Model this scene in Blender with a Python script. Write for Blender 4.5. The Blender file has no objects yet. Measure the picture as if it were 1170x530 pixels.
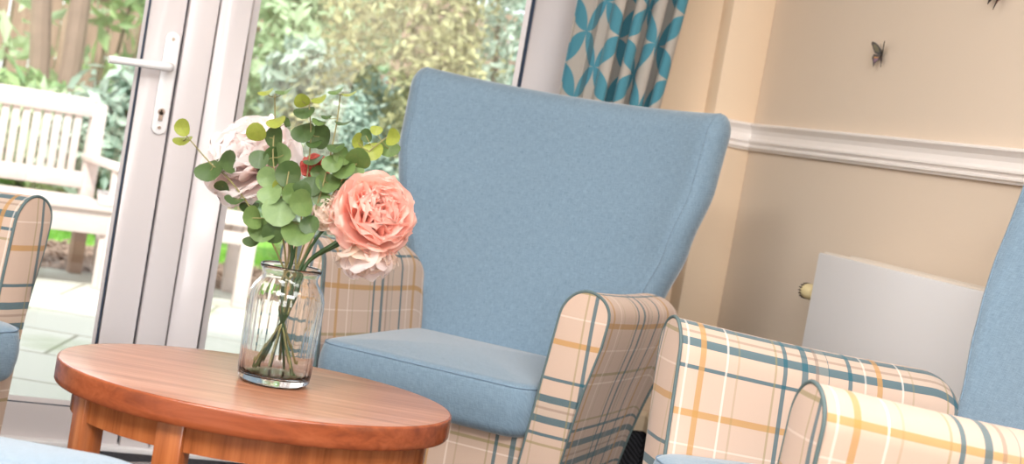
import bpy, bmesh, math, random
from mathutils import Vector, Matrix, noise
random.seed(7)
scene = bpy.context.scene
COL = scene.collection
R = math.radians
PI = math.pi

# ------------------------------------------------------------------ camera maths
W, H, F = 1170, 530, 1700.0
PITCH, ROLL, AZ, HC = R(3.35), R(9.9), R(21.0), 0.93
_fh = Vector((math.sin(AZ), math.cos(AZ), 0)); _rt = Vector((math.cos(AZ), -math.sin(AZ), 0)); _up = Vector((0, 0, 1))
FWD = math.cos(PITCH)*_fh - math.sin(PITCH)*_up
_u0 = math.sin(PITCH)*_fh + math.cos(PITCH)*_up
RIGHT = math.cos(ROLL)*_rt + math.sin(ROLL)*_u0
DOWN = math.sin(ROLL)*_rt - math.cos(ROLL)*_u0
EYE = Vector((0, 0, HC))
def ray(x, y): return RIGHT*((x-W/2)/F) + DOWN*((y-H/2)/F) + FWD
def at_z(x, y, z): d = ray(x, y); return EYE + d*((z-HC)/d.z)
def at_Y(x, y, Y): d = ray(x, y); return EYE + d*(Y/d.y)
def at_X(x, y, X): d = ray(x, y); return EYE + d*(X/d.x)
def at_D(x, y, D): return EYE + ray(x, y)*D

# ------------------------------------------------------------------ node helpers
def new_mat(name):
    m = bpy.data.materials.new(name); m.use_nodes = True
    nt = m.node_tree; b = nt.nodes['Principled BSDF']
    return m, nt, b
def N(nt, typ, **kw):
    n = nt.nodes.new(typ)
    for k, v in kw.items():
        if k.startswith('i_'):
            key = k[2:]; n.inputs[int(key) if key.isdigit() else key].default_value = v
        else: setattr(n, k, v)
    return n
def L(nt, a, b): nt.links.new(a, b)
def srgb(r, g, b):
    f = lambda c: ((c/255)/12.92 if c/255 <= .04045 else ((c/255+.055)/1.055)**2.4)
    return (f(r), f(g), f(b), 1)
def plain(name, col, rough=.5, metal=0, bump=0, bscale=200, spec=.5, var=0, vscale=8):
    m, nt, b = new_mat(name)
    b.inputs['Base Color'].default_value = col; b.inputs['Roughness'].default_value = rough
    b.inputs['Metallic'].default_value = metal; b.inputs['Specular IOR Level'].default_value = spec
    tc = N(nt, 'ShaderNodeTexCoord')
    if var:
        nz = N(nt, 'ShaderNodeTexNoise', i_Scale=vscale, i_Detail=4.0); L(nt, tc.outputs['Object'], nz.inputs['Vector'])
        mx = N(nt, 'ShaderNodeMix', data_type='RGBA'); mx.inputs[6].default_value = [c*(1-var) for c in col[:3]]+[1]
        mx.inputs[7].default_value = [min(1, c*(1+var)) for c in col[:3]]+[1]
        L(nt, nz.outputs['Fac'], mx.inputs[0]); L(nt, mx.outputs[2], b.inputs['Base Color'])
    if bump:
        nz = N(nt, 'ShaderNodeTexNoise', i_Scale=bscale, i_Detail=3.0); L(nt, tc.outputs['Object'], nz.inputs['Vector'])
        bp = N(nt, 'ShaderNodeBump', i_Strength=bump, i_Distance=.002); L(nt, nz.outputs['Fac'], bp.inputs['Height']); L(nt, bp.outputs[0], b.inputs['Normal'])
    return m
def ramp(nt, stops, interp='CONSTANT'):
    n = N(nt, 'ShaderNodeValToRGB'); cr = n.color_ramp; cr.interpolation = interp
    while len(cr.elements) > 1: cr.elements.remove(cr.elements[0])
    cr.elements[0].position = stops[0][0]; cr.elements[0].color = stops[0][1]
    for p, c in stops[1:]:
        e = cr.elements.new(p); e.color = c
    return n

# --- blue upholstery weave
def blue_weave(name, ca, cb, scale=1.0):
    m, nt, b = new_mat(name)
    tc = N(nt, 'ShaderNodeTexCoord')
    facs = []
    for sc in ((700, 60, 700), (60, 700, 90), (900, 900, 900)):
        mp = N(nt, 'ShaderNodeMapping'); mp.inputs['Scale'].default_value = [s*scale*.45 for s in sc]
        nz = N(nt, 'ShaderNodeTexNoise', i_Scale=1.0, i_Detail=2.0, i_Roughness=.6)
        L(nt, tc.outputs['UV'], mp.inputs['Vector']); L(nt, mp.outputs[0], nz.inputs['Vector']); facs.append(nz)
    a1 = N(nt, 'ShaderNodeMath', operation='ADD'); L(nt, facs[0].outputs['Fac'], a1.inputs[0]); L(nt, facs[1].outputs['Fac'], a1.inputs[1])
    a2 = N(nt, 'ShaderNodeMath', operation='MULTIPLY_ADD', i_1=.5, i_2=0.0); L(nt, a1.outputs[0], a2.inputs[0])
    rp = ramp(nt, [(.34, ca), (.52, cb), (.68, [min(1, c*1.2) for c in cb[:3]]+[1])], 'LINEAR'); L(nt, a2.outputs[0], rp.inputs[0])
    L(nt, rp.outputs[0], b.inputs['Base Color'])
    b.inputs['Roughness'].default_value = .92; b.inputs['Specular IOR Level'].default_value = .2
    b.inputs['Sheen Weight'].default_value = .55; b.inputs['Sheen Roughness'].default_value = .4
    bp = N(nt, 'ShaderNodeBump', i_Strength=.35, i_Distance=.0015); L(nt, a2.outputs[0], bp.inputs['Height']); L(nt, bp.outputs[0], b.inputs['Normal'])
    return m

# --- tartan upholstery driven by the cloth's own UV (metres)
PER = .33
GOLD = srgb(180, 134, 72); TEAL = srgb(28, 88, 102); OLIVE = srgb(140, 128, 82); BROWN = srgb(126, 108, 98); PALE = srgb(240, 228, 216); BASE = srgb(196, 170, 152); GREY = srgb(168, 160, 146)
WARP = [(.000, .010, GOLD, .85), (.047, .004, PALE, .55), (.068, .003, OLIVE, .35), (.136, .004, OLIVE, .6), (.152, .007, TEAL, .92), (.186, .013, TEAL, .9), (.198, .014, GREY, .25),
        (.212, .006, BROWN, .65), (.218, .020, GREY, .25), (.237, .013, TEAL, .9), (.274, .008, TEAL, .92), (.305, .004, PALE, .45)]
WEFT = [(.000, .011, GOLD, .85), (.078, .006, TEAL, .92), (.116, .015, TEAL, .92), (.131, .009, GREY, .3), (.140, .006, BROWN, .6), (.146, .012, GREY, .3), (.158, .015, TEAL, .92), (.192, .007, TEAL, .92),
        (.214, .005, OLIVE, .7), (.296, .004, PALE, .5), (.314, .006, OLIVE, .75), (.370, .003, PALE, .35)]
def tartan(name):
    m, nt, b = new_mat(name)
    uv = N(nt, 'ShaderNodeUVMap'); uv.uv_map = 'UVMap'
    sp = N(nt, 'ShaderNodeSeparateXYZ'); L(nt, uv.outputs[0], sp.inputs[0])
    cur = None
    tw = N(nt, 'ShaderNodeTexNoise', i_Scale=900.0, i_Detail=2.0); L(nt, uv.outputs[0], tw.inputs['Vector'])
    wv = N(nt, 'ShaderNodeMath', operation='ADD'); L(nt, sp.outputs[0], wv.inputs[0]); L(nt, sp.outputs[1], wv.inputs[1])
    w2 = N(nt, 'ShaderNodeMath', operation='MULTIPLY', i_1=2200.0); L(nt, wv.outputs[0], w2.inputs[0])
    w3 = N(nt, 'ShaderNodeMath', operation='SINE'); L(nt, w2.outputs[0], w3.inputs[0])
    bm_ = N(nt, 'ShaderNodeMix', data_type='RGBA'); bm_.inputs[6].default_value = [c*.86 for c in BASE[:3]]+[1]; bm_.inputs[7].default_value = [min(1, c*1.12) for c in BASE[:3]]+[1]
    L(nt, tw.outputs['Fac'], bm_.inputs[0]); cur = bm_.outputs[2]
    for axis, gain, seq, PER in ((1, 1.0, WEFT, .42), (0, .95, WARP, .33)):
        d = N(nt, 'ShaderNodeMath', operation='DIVIDE', i_1=PER); L(nt, sp.outputs[axis], d.inputs[0])
        fr = N(nt, 'ShaderNodeMath', operation='FRACT'); L(nt, d.outputs[0], fr.inputs[0])
        stops = [(0.0, BASE[:3]+(0,))]
        stops = []
        for p, w, c, a in seq:
            stops.append((p/PER, (c[0], c[1], c[2], a))); stops.append(((p+w)/PER, (c[0], c[1], c[2], 0.0)))
        # split over two ramps (32-stop limit)
        for part in (stops[:16], stops[16:]):
            st = part if part[0][0] == 0 else [(0.0, (part[0][1][0], part[0][1][1], part[0][1][2], 0.0))]+part
            rp = ramp(nt, st); L(nt, fr.outputs[0], rp.inputs[0])
            k = N(nt, 'ShaderNodeMath', operation='MULTIPLY'); L(nt, rp.outputs['Alpha'], k.inputs[0])
            sw = N(nt, 'ShaderNodeMath', operation='MULTIPLY_ADD', i_1=.12, i_2=gain*.9); L(nt, w3.outputs[0], sw.inputs[0]); L(nt, sw.outputs[0], k.inputs[1])
            mx = N(nt, 'ShaderNodeMix', data_type='RGBA'); L(nt, k.outputs[0], mx.inputs[0]); L(nt, cur, mx.inputs[6]); L(nt, rp.outputs['Color'], mx.inputs[7])
            cur = mx.outputs[2]
    L(nt, cur, b.inputs['Base Color'])
    b.inputs['Roughness'].default_value = .9; b.inputs['Specular IOR Level'].default_value = .2; b.inputs['Sheen Weight'].default_value = .15
    bp = N(nt, 'ShaderNodeBump', i_Strength=.3, i_Distance=.001); L(nt, tw.outputs['Fac'], bp.inputs['Height']); L(nt, bp.outputs[0], b.inputs['Normal'])
    return m

def wood(name, c1, c2, c3, rough=.28, axis=0, scale=1.0):
    m, nt, b = new_mat(name)
    tc = N(nt, 'ShaderNodeTexCoord'); mp = N(nt, 'ShaderNodeMapping')
    s = [60, 60, 60]; s[axis] = 2.5; mp.inputs['Scale'].default_value = [x*scale for x in s]
    L(nt, tc.outputs['Object'], mp.inputs['Vector'])
    nz = N(nt, 'ShaderNodeTexNoise', i_Scale=1.0, i_Detail=6.0, i_Roughness=.65, i_Distortion=.4); L(nt, mp.outputs[0], nz.inputs['Vector'])
    rp = ramp(nt, [(.32, c1), (.5, c2), (.66, c3)], 'LINEAR'); L(nt, nz.outputs['Fac'], rp.inputs[0]); L(nt, rp.outputs[0], b.inputs['Base Color'])
    b.inputs['Roughness'].default_value = rough
    bp = N(nt, 'ShaderNodeBump', i_Strength=.08, i_Distance=.001); L(nt, nz.outputs['Fac'], bp.inputs['Height']); L(nt, bp.outputs[0], b.inputs['Normal'])
    return m
def leafy(name, c1, c2, trans=.35, rough=.5, vein=False):
    m, nt, b = new_mat(name)
    g = N(nt, 'ShaderNodeNewGeometry'); mx = N(nt, 'ShaderNodeMix', data_type='RGBA'); mx.inputs[6].default_value = c1; mx.inputs[7].default_value = c2
    if vein:
        tc = N(nt, 'ShaderNodeTexCoord'); nz = N(nt, 'ShaderNodeTexNoise', i_Scale=2.5, i_Detail=6.0, i_Roughness=.7); L(nt, tc.outputs['Object'], nz.inputs['Vector'])
        L(nt, nz.outputs['Fac'], mx.inputs[0])
    else: L(nt, g.outputs['Random Per Island'], mx.inputs[0])
    L(nt, mx.outputs[2], b.inputs['Base Color']); b.inputs['Roughness'].default_value = rough
    t = N(nt, 'ShaderNodeBsdfTranslucent'); L(nt, mx.outputs[2], t.inputs[0])
    ms = N(nt, 'ShaderNodeMixShader', i_0=trans); out = nt.nodes['Material Output']
    L(nt, b.outputs[0], ms.inputs[1]); L(nt, t.outputs[0], ms.inputs[2]); L(nt, ms.outputs[0], out.inputs[0])
    return m
def petal_mat(name, inner, outer, trans=.55):
    m, nt, b = new_mat(name)
    uv = N(nt, 'ShaderNodeUVMap'); uv.uv_map = 'UVMap'; sp = N(nt, 'ShaderNodeSeparateXYZ'); L(nt, uv.outputs[0], sp.inputs[0])
    rp = ramp(nt, [(0.0, inner), (.9, outer)], 'LINEAR'); L(nt, sp.outputs[1], rp.inputs[0])
    L(nt, rp.outputs[0], b.inputs['Base Color']); b.inputs['Roughness'].default_value = .7; b.inputs['Specular IOR Level'].default_value = .2
    t = N(nt, 'ShaderNodeBsdfTranslucent'); L(nt, rp.outputs[0], t.inputs[0])
    ms = N(nt, 'ShaderNodeMixShader', i_0=trans); out = nt.nodes['Material Output']
    L(nt, b.outputs[0], ms.inputs[1]); L(nt, t.outputs[0], ms.inputs[2]); L(nt, ms.outputs[0], out.inputs[0])
    return m

M = {}
M['blue'] = blue_weave('blue_weave', srgb(102, 124, 140), srgb(121, 143, 160), 2.2)
M['blue_seam'] = plain('blue_seam', srgb(118, 140, 160), .9)
M['tartan'] = tartan('tartan_wool')
M['piping'] = plain('piping_cord', srgb(90, 106, 106), .85, bump=.4, bscale=900)
M['beech'] = wood('dark_beech', srgb(88, 48, 30), srgb(105, 60, 36), srgb(120, 70, 44), axis=2)
M['cherry_top'] = wood('cherry_top', srgb(136, 90, 66), srgb(160, 110, 84), srgb(180, 130, 104), rough=.28, axis=0)
M['cherry_edge'] = wood('cherry_edge', srgb(116, 58, 34), srgb(138, 70, 40), srgb(150, 80, 48), rough=.22, axis=0)
M['cherry_leg'] = wood('cherry_leg', srgb(134, 72, 36), srgb(160, 90, 48), srgb(176, 104, 58), rough=.25, axis=2)
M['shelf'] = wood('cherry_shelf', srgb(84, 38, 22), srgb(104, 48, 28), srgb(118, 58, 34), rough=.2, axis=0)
M['upvc'] = plain('white_upvc', srgb(219, 212, 212), .25, bump=.02, bscale=40)
M['upvc_white'] = plain('handle_white', srgb(240, 238, 238), .2)
M['gasket'] = plain('dark_gasket', srgb(30, 48, 70), .6)
M['chrome'] = plain('chrome', (.75, .75, .75, 1), .15, metal=1)
M['wall'] = plain('cream_wall_paint', srgb(219, 201, 181), .85, bump=.08, bscale=160)
M['wall_peach'] = plain('peach_wall_paint', srgb(230, 206, 178), .85, bump=.05, bscale=160)
M['ceil'] = plain('ceiling_paint', srgb(240, 238, 232), .9)
M['gloss_white'] = plain('gloss_white_paint', srgb(238, 230, 224), .3)
M['skirt'] = plain('cream_gloss_paint', srgb(226, 206, 178), .4)
M['rad'] = plain('radiator_enamel', srgb(222, 220, 220), .3)
M['rad_edge'] = plain('radiator_edge_enamel', srgb(226, 214, 200), .35)
M['cream_plastic'] = plain('cream_plastic', srgb(226, 208, 160), .4)
M['dark'] = plain('dark_slot', srgb(60, 48, 36), .8)
M['socket'] = plain('socket_plastic', srgb(236, 230, 222), .3)

def carpet_mat():
    m, nt, b = new_mat('dark_carpet')
    tc = N(nt, 'ShaderNodeTexCoord')
    w = N(nt, 'ShaderNodeTexWave', wave_type='BANDS', bands_direction='DIAGONAL', i_Scale=40.0, i_Distortion=4.0, i_Detail=1.0); L(nt, tc.outputs['Object'], w.inputs['Vector'])
    rp = ramp(nt, [(.3, srgb(22, 22, 26)), (.8, srgb(64, 64, 70))], 'LINEAR'); L(nt, w.outputs['Fac'], rp.inputs[0]); L(nt, rp.outputs[0], b.inputs['Base Color'])
    b.inputs['Roughness'].default_value = .95
    return m
M['carpet'] = carpet_mat()

def glass_vase():
    m, nt, b = new_mat('clear_glass')
    b.inputs['Base Color'].default_value = (.985, .995, .985, 1); b.inputs['Roughness'].default_value = 0.0
    b.inputs['IOR'].default_value = 1.45; b.inputs['Transmission Weight'].default_value = 1.0
    return m
M['glass'] = glass_vase()
def pane_mat():
    m, nt, b = new_mat('window_glass'); nt.nodes.remove(b)
    t = N(nt, 'ShaderNodeBsdfTransparent'); t.inputs[0].default_value = (.95, .98, .97, 1)
    g = N(nt, 'ShaderNodeBsdfGlossy'); g.inputs['Roughness'].default_value = .02
    fr = N(nt, 'ShaderNodeFresnel', i_IOR=1.9); ms = N(nt, 'ShaderNodeMixShader'); out = nt.nodes['Material Output']
    L(nt, fr.outputs[0], ms.inputs[0]); L(nt, t.outputs[0], ms.inputs[1]); L(nt, g.outputs[0], ms.inputs[2]); L(nt, ms.outputs[0], out.inputs[0])
    return m
M['pane'] = pane_mat()
def curtain_mat():
    m, nt, b = new_mat('petal_print_curtain')
    uv = N(nt, 'ShaderNodeUVMap'); uv.uv_map = 'UVMap'
    S = .125
    def cell(dx, dy):
        mp = N(nt, 'ShaderNodeMapping'); mp.inputs['Scale'].default_value = (1/S, .72/S, 1); mp.inputs['Location'].default_value = (dx, dy, 0)
        L(nt, uv.outputs[0], mp.inputs[0])
        fr = N(nt, 'ShaderNodeVectorMath', operation='FRACTION'); L(nt, mp.outputs[0], fr.inputs[0])
        return fr
    fr = cell(.1, .3)
    ins = []
    for cx, cy in ((0, .5), (1, .5), (.5, 0), (.5, 1)):
        d = N(nt, 'ShaderNodeVectorMath', operation='DISTANCE'); d.inputs[1].default_value = (cx, cy, 0)
        sx = N(nt, 'ShaderNodeSeparateXYZ'); L(nt, fr.outputs[0], sx.inputs[0]); cb = N(nt, 'ShaderNodeCombineXYZ'); L(nt, sx.outputs[0], cb.inputs[0]); L(nt, sx.outputs[1], cb.inputs[1])
        L(nt, cb.outputs[0], d.inputs[0])
        lt = N(nt, 'ShaderNodeMath', operation='LESS_THAN', i_1=.5); L(nt, d.outputs['Value'], lt.inputs[0]); ins.append(lt)
    s = ins[0].outputs[0]
    for k in ins[1:]:
        a = N(nt, 'ShaderNodeMath', operation='ADD'); L(nt, s, a.inputs[0]); L(nt, k.outputs[0], a.inputs[1]); s = a.outputs[0]
    gt = N(nt, 'ShaderNodeMath', operation='GREATER_THAN', i_1=1.5); L(nt, s, gt.inputs[0])
    nz = N(nt, 'ShaderNodeTexNoise', i_Scale=400.0, i_Detail=2.0); L(nt, uv.outputs[0], nz.inputs['Vector'])
    te = N(nt, 'ShaderNodeMix', data_type='RGBA'); te.inputs[6].default_value = srgb(56, 122, 140); te.inputs[7].default_value = srgb(84, 150, 166); L(nt, nz.outputs['Fac'], te.inputs[0])
    mx = N(nt, 'ShaderNodeMix', data_type='RGBA'); mx.inputs[6].default_value = srgb(178, 170, 160); L(nt, te.outputs[2], mx.inputs[7]); L(nt, gt.outputs[0], mx.inputs[0])
    inv = N(nt, 'ShaderNodeMix', data_type='RGBA'); inv.inputs[7].default_value = srgb(178, 170, 160); L(nt, te.outputs[2], inv.inputs[6]); L(nt, gt.outputs[0], inv.inputs[0])
    L(nt, mx.outputs[2], b.inputs['Base Color']); b.inputs['Roughness'].default_value = .8; b.inputs['Sheen Weight'].default_value = .2
    t = N(nt, 'ShaderNodeBsdfTranslucent'); L(nt, mx.outputs[2], t.inputs[0])
    ms = N(nt, 'ShaderNodeMixShader', i_0=.12); out = nt.nodes['Material Output']
    L(nt, b.outputs[0], ms.inputs[1]); L(nt, t.outputs[0], ms.inputs[2]); L(nt, ms.outputs[0], out.inputs[0])
    return m
M['curtain'] = curtain_mat()
M['bench'] = plain('bench_timber', srgb(198, 180, 174), .6, var=.10, vscale=14)
M['bench_dark'] = plain('bench_leg_timber', srgb(160, 128, 108), .7, var=.15, vscale=14)
def paving():
    m, nt, b = new_mat('patio_paving')
    tc = N(nt, 'ShaderNodeTexCoord'); mp = N(nt, 'ShaderNodeMapping'); mp.inputs['Rotation'].default_value = (0, 0, R(18)); L(nt, tc.outputs['Object'], mp.inputs[0])
    br = N(nt, 'ShaderNodeTexBrick', offset=0.5); br.inputs['Scale'].default_value = 1.0; br.inputs['Mortar Size'].default_value = .008
    br.inputs['Brick Width'].default_value = .6; br.inputs['Row Height'].default_value = .45
    br.inputs['Color1'].default_value = srgb(196, 188, 176); br.inputs['Color2'].default_value = srgb(182, 176, 164); br.inputs['Mortar'].default_value = srgb(136, 128, 112)
    L(nt, mp.outputs[0], br.inputs['Vector'])
    nz = N(nt, 'ShaderNodeTexNoise', i_Scale=2.2, i_Detail=6.0); L(nt, tc.outputs['Object'], nz.inputs['Vector'])
    rp = ramp(nt, [(.52, (0, 0, 0, 1)), (.68, (1, 1, 1, 1))], 'LINEAR'); L(nt, nz.outputs['Fac'], rp.inputs[0])
    k = N(nt, 'ShaderNodeMath', operation='MULTIPLY', i_1=.45); L(nt, rp.outputs[0], k.inputs[0])
    mx = N(nt, 'ShaderNodeMix', data_type='RGBA'); mx.inputs[7].default_value = srgb(128, 140, 92); L(nt, br.outputs[0], mx.inputs[6]); L(nt, k.outputs[0], mx.inputs[0])
    L(nt, mx.outputs[2], b.inputs['Base Color']); b.inputs['Roughness'].default_value = .8
    return m
M['paving'] = paving()
M['soil'] = plain('bark_mulch', srgb(126, 102, 88), .95, var=.5, vscale=30, bump=1, bscale=30)
M['lawn'] = plain('lawn_turf', srgb(120, 168, 62), .9, var=.25, vscale=9)
M['blade'] = leafy('grass_blade', srgb(104, 160, 52), srgb(152, 196, 84), .4)
M['fence'] = wood('fence_boards', srgb(120, 92, 80), srgb(142, 112, 98), srgb(160, 132, 116), rough=.9, axis=2, scale=.4)
M['bark'] = plain('tree_bark', srgb(128, 104, 92), .9, var=.3, vscale=10)
M['twig'] = plain('twig_bark', srgb(96, 84, 62), .9)
M['leafA'] = leafy('foliage_bright', srgb(146, 168, 126), srgb(206, 218, 182), .4)
M['leafB'] = leafy('foliage_bluegreen', srgb(122, 144, 126), srgb(194, 206, 190), .35)
M['leafC'] = leafy('foliage_olive', srgb(104, 104, 66), srgb(190, 184, 134), .35)
M['leafD'] = leafy('foliage_ivy', srgb(98, 136, 84), srgb(170, 194, 130), .35)
M['euc_d'] = leafy('eucalyptus_dark', srgb(46, 70, 34), srgb(82, 104, 56), .15, .45, True)
M['euc_g'] = leafy('eucalyptus_mid', srgb(70, 98, 48), srgb(108, 130, 70), .15, .45, True)
M['euc_t'] = leafy('eucalyptus_pale', srgb(92, 120, 74), srgb(132, 154, 98), .2, .45, True)
M['euc_y'] = leafy('eucalyptus_lime', srgb(116, 130, 42), srgb(160, 166, 74), .25, .45, True)
M['stem'] = plain('green_stem', srgb(46, 74, 34), .5, var=.3, vscale=60)
M['stem_thin'] = plain('olive_stem', srgb(128, 120, 74), .6)
M['pet_white'] = petal_mat('petal_blush', srgb(249, 230, 224), srgb(252, 244, 242))
M['pet_coral'] = petal_mat('petal_coral', srgb(250, 184, 162), srgb(252, 212, 199))
M['pet_pink'] = petal_mat('petal_deep_coral', srgb(214, 96, 92), srgb(240, 140, 128))
M['pet_cream'] = petal_mat('petal_cream', srgb(246, 232, 208), srgb(250, 236, 224))
M['but_dark'] = plain('wing_dark', srgb(44, 34, 28), .6)
M['but_olive'] = plain('wing_olive', srgb(92, 84, 54), .6, var=.3, vscale=60)
M['but_orange'] = plain('wing_orange', srgb(164, 112, 54), .6, var=.3, vscale=60)
M['but_purple'] = plain('wing_purple', srgb(112, 82, 98), .6, var=.3, vscale=60)
M['but_pink'] = plain('wing_mauve', srgb(146, 98, 86), .6, var=.3, vscale=60)

# ------------------------------------------------------------------ object helpers
def tag(o, label=None, cat=None, group=None, kind=None):
    if label: o['label'] = label
    if cat: o['category'] = cat
    if group: o['group'] = group
    if kind: o['kind'] = kind
    return o
def empty(name, loc=(0, 0, 0), rz=0, label=None, cat=None, group=None, kind=None):
    o = bpy.data.objects.new(name, None); o.empty_display_size = .05; COL.objects.link(o)
    o.location = loc; o.rotation_euler = (0, 0, rz)
    return tag(o, label, cat, group, kind)
def obj(name, me, mats, parent=None, smooth=True):
    if not isinstance(mats, (list, tuple)): mats = [mats]
    me.name = name
    for m in mats: me.materials.append(m)
    if smooth:
        for p in me.polygons: p.use_smooth = True
    o = bpy.data.objects.new(name, me); COL.objects.link(o)
    if parent: o.parent = parent
    return o
class MB:
    """collects vertices and faces (with uv) of ONE mesh"""
    def __init__(s): s.v = []; s.f = []; s.uv = []; s.mi = []; s.sm = []
    def add(s, verts, faces, uvs=None, mi=0):
        o = len(s.v); s.v += [tuple(v) for v in verts]
        for k, f in enumerate(faces):
            s.f.append([o+i for i in f]); s.mi.append(mi)
            s.uv.append([uvs[i] for i in f] if uvs and not isinstance(uvs[0], list) else (uvs[k] if uvs else [(verts[i][0], verts[i][2]) for i in f]))
        return s
    def box(s, a, b, mi=0):
        (x0, y0, z0), (x1, y1, z1) = a, b
        v = [(x0, y0, z0), (x1, y0, z0), (x1, y1, z0), (x0, y1, z0), (x0, y0, z1), (x1, y0, z1), (x1, y1, z1), (x0, y1, z1)]
        return s.add(v, [(3, 2, 1, 0), (4, 5, 6, 7), (0, 1, 5, 4), (1, 2, 6, 5), (2, 3, 7, 6), (3, 0, 4, 7)], mi=mi)
    def grid(s, P, closed_u=False, closed_v=False, uv=None, mi=0, flip=False):
        """P[i][j] points; i rows, j columns"""
        n, m = len(P), len(P[0]); base = len(s.v)
        for row in P: s.v += [tuple(p) for p in row]
        for i in range(n if closed_u else n-1):
            for j in range(m if closed_v else m-1):
                i2, j2 = (i+1) % n, (j+1) % m
                q = [(i, j), (i, j2), (i2, j2), (i2, j)]
                if flip: q = q[::-1]
                s.f.append([base+a*m+b for a, b in q]); s.mi.append(mi)
                if uv:
                    qq = [(i, j), (i, j+1), (i+1, j+1), (i+1, j)]
                    if flip: qq = qq[::-1]
                    s.uv.append([uv(a, b) for a, b in qq])
                else: s.uv.append([(P[a][b][0], P[a][b][2]) for a, b in q])
        return s
    def fan(s, ring, uv=None, mi=0, flip=False):
        c = Vector((0, 0, 0))
        for p in ring: c += Vector(p)
        c /= len(ring); base = len(s.v); s.v += [tuple(p) for p in ring]+[tuple(c)]
        n = len(ring)
        for i in range(n):
            f = [i, (i+1) % n, n]
            if flip: f = f[::-1]
            s.f.append([base+k for k in f]); s.mi.append(mi)
            pts = list(ring)+[c]
            s.uv.append([uv(pts[k]) if uv else (pts[k][0], pts[k][2]) for k in f])
        return s
    def tube(s, pts, r, seg=8, closed=False, mi=0, cap=True):
        pts = [Vector(p) for p in pts]; n = len(pts); rad = r if callable(r) else (lambda t: r)
        rings = []; prev = None
        for i, p in enumerate(pts):
            if closed: t = pts[(i+1) % n]-pts[i-1]
            else: t = pts[min(i+1, n-1)]-pts[max(i-1, 0)]
            t.normalize()
            if prev is None:
                a = Vector((0, 0, 1)) if abs(t.z) < .9 else Vector((1, 0, 0)); u = t.cross(a).normalized()
            else:
                u = prev-t*prev.dot(t); u.normalize()
            w = t.cross(u); prev = u; rr = rad(i/max(1, n-1))
            rings.append([p+(u*math.cos(2*PI*k/seg)+w*math.sin(2*PI*k/seg))*rr for k in range(seg)])
        s.grid(rings, closed_u=closed, closed_v=True, mi=mi)
        if cap and not closed: s.fan(rings[0], mi=mi); s.fan(rings[-1], mi=mi, flip=True)
        return s
    def lathe(s, prof, seg=48, c=(0, 0, 0), mi=0, mod=None):
        rings = []
        for r, z in prof:
            rings.append([(c[0]+(r*(mod(a, z) if mod else 1))*math.cos(a), c[1]+(r*(mod(a, z) if mod else 1))*math.sin(a), c[2]+z) for a in [2*PI*k/seg for k in range(seg)]])
        return s.grid(rings, closed_v=True, mi=mi)
    def extrude(s, poly, axis, a, b, mi=0):
        """poly: 2D outline, extruded along axis ('x','y','z') from a to b"""
        def P(u, v, t): return {'x': (t, u, v), 'y': (u, t, v), 'z': (u, v, t)}[axis]
        n = len(poly); A = [P(u, v, a) for u, v in poly]; B = [P(u, v, b) for u, v in poly]
        s.add(A+B, [(i, (i+1) % n, n+(i+1) % n, n+i) for i in range(n)]+[tuple(range(n))[::-1], tuple(range(n, 2*n))], mi=mi)
        return s
    def build(s, name, mats, parent=None, smooth=True, bevel=0, seg=2, weld=True, subsurf=0, angle=35):
        me = bpy.data.meshes.new(name); me.from_pydata(s.v, [], s.f); me.update()
        ul = me.uv_layers.new(name='UVMap')
        k = 0
        for p, uvs, mi in zip(me.polygons, s.uv, s.mi):
            p.material_index = mi
            for li, uv in zip(p.loop_indices, uvs): ul.data[li].uv = uv
        bm = bmesh.new(); bm.from_mesh(me)
        if weld: bmesh.ops.remove_doubles(bm, verts=bm.verts, dist=1e-5)
        bmesh.ops.recalc_face_normals(bm, faces=bm.faces)
        if bevel:
            ed = [e for e in bm.edges if len(e.link_faces) == 2 and e.calc_face_angle(0) > R(30)]
            bmesh.ops.bevel(bm, geom=ed, offset=bevel, segments=seg, profile=.5, affect='EDGES', clamp_overlap=True)
        bm.to_mesh(me); bm.free()
        o = obj(name, me, mats, parent, smooth)
        if smooth:
            try: me.set_sharp_from_angle(angle=R(angle))
            except Exception: pass
        if subsurf:
            md = o.modifiers.new('smooth', 'SUBSURF'); md.levels = md.render_levels = subsurf
        return o
def copy_tree(o, parent=None):
    c = o.copy(); COL.objects.link(c); c.parent = parent
    for ch in list(o.children): copy_tree(ch, c)
    return c
def boxo(name, a, b, mat, parent=None, bevel=0, **kw):
    return MB().box(a, b).build(name, mat, parent, bevel=bevel, smooth=bool(bevel), **kw)
def lerp(a, b, t): return a+(b-a)*t
def interp(tab, x):
    if x <= tab[0][0]: return tab[0][1]
    for (x0, y0), (x1, y1) in zip(tab, tab[1:]):
        if x <= x1:
            t = (x-x0)/(x1-x0); t = t*t*(3-2*t)*.5+t*.5; return lerp(y0, y1, t)
    return tab[-1][1]

# ------------------------------------------------------------------ room shell
YD = 3.78        # plane of the glazed doors
YA, YB = 3.70, 3.64   # wall face beside the window, boxed corner
XR = 2.05        # right wall
ZC = 2.45
XL, YBK = -3.2, -3.4
S = 'structure'
tag(boxo('floor', (XL-.2, YBK-.2, -.12), (XR+.2, YD+.10, 0), M['carpet']), kind=S)
tag(boxo('ceiling', (XL-.2, YBK-.2, ZC), (XR+.2, YD+.12, ZC+.12), M['ceil']), kind=S)
tag(boxo('wall_right', (XR, YBK, 0), (XR+.15, YD+.10, ZC), M['wall']), kind=S)
tag(boxo('wall_left', (XL-.15, YBK, 0), (XL, YD+.10, ZC), M['wall']), kind=S)
w = MB(); w.box((XL, YBK-.15, 0), (XR, YBK, .7)); w.box((XL, YBK-.15, 2.25), (XR, YBK, ZC)); w.box((XL, YBK-.15, .7), (XL+.4, YBK, 2.25)); w.box((.05, YBK-.15, .7), (XR, YBK, 2.25))
tag(w.build('wall_back', M['wall'], smooth=False), kind=S)
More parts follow.
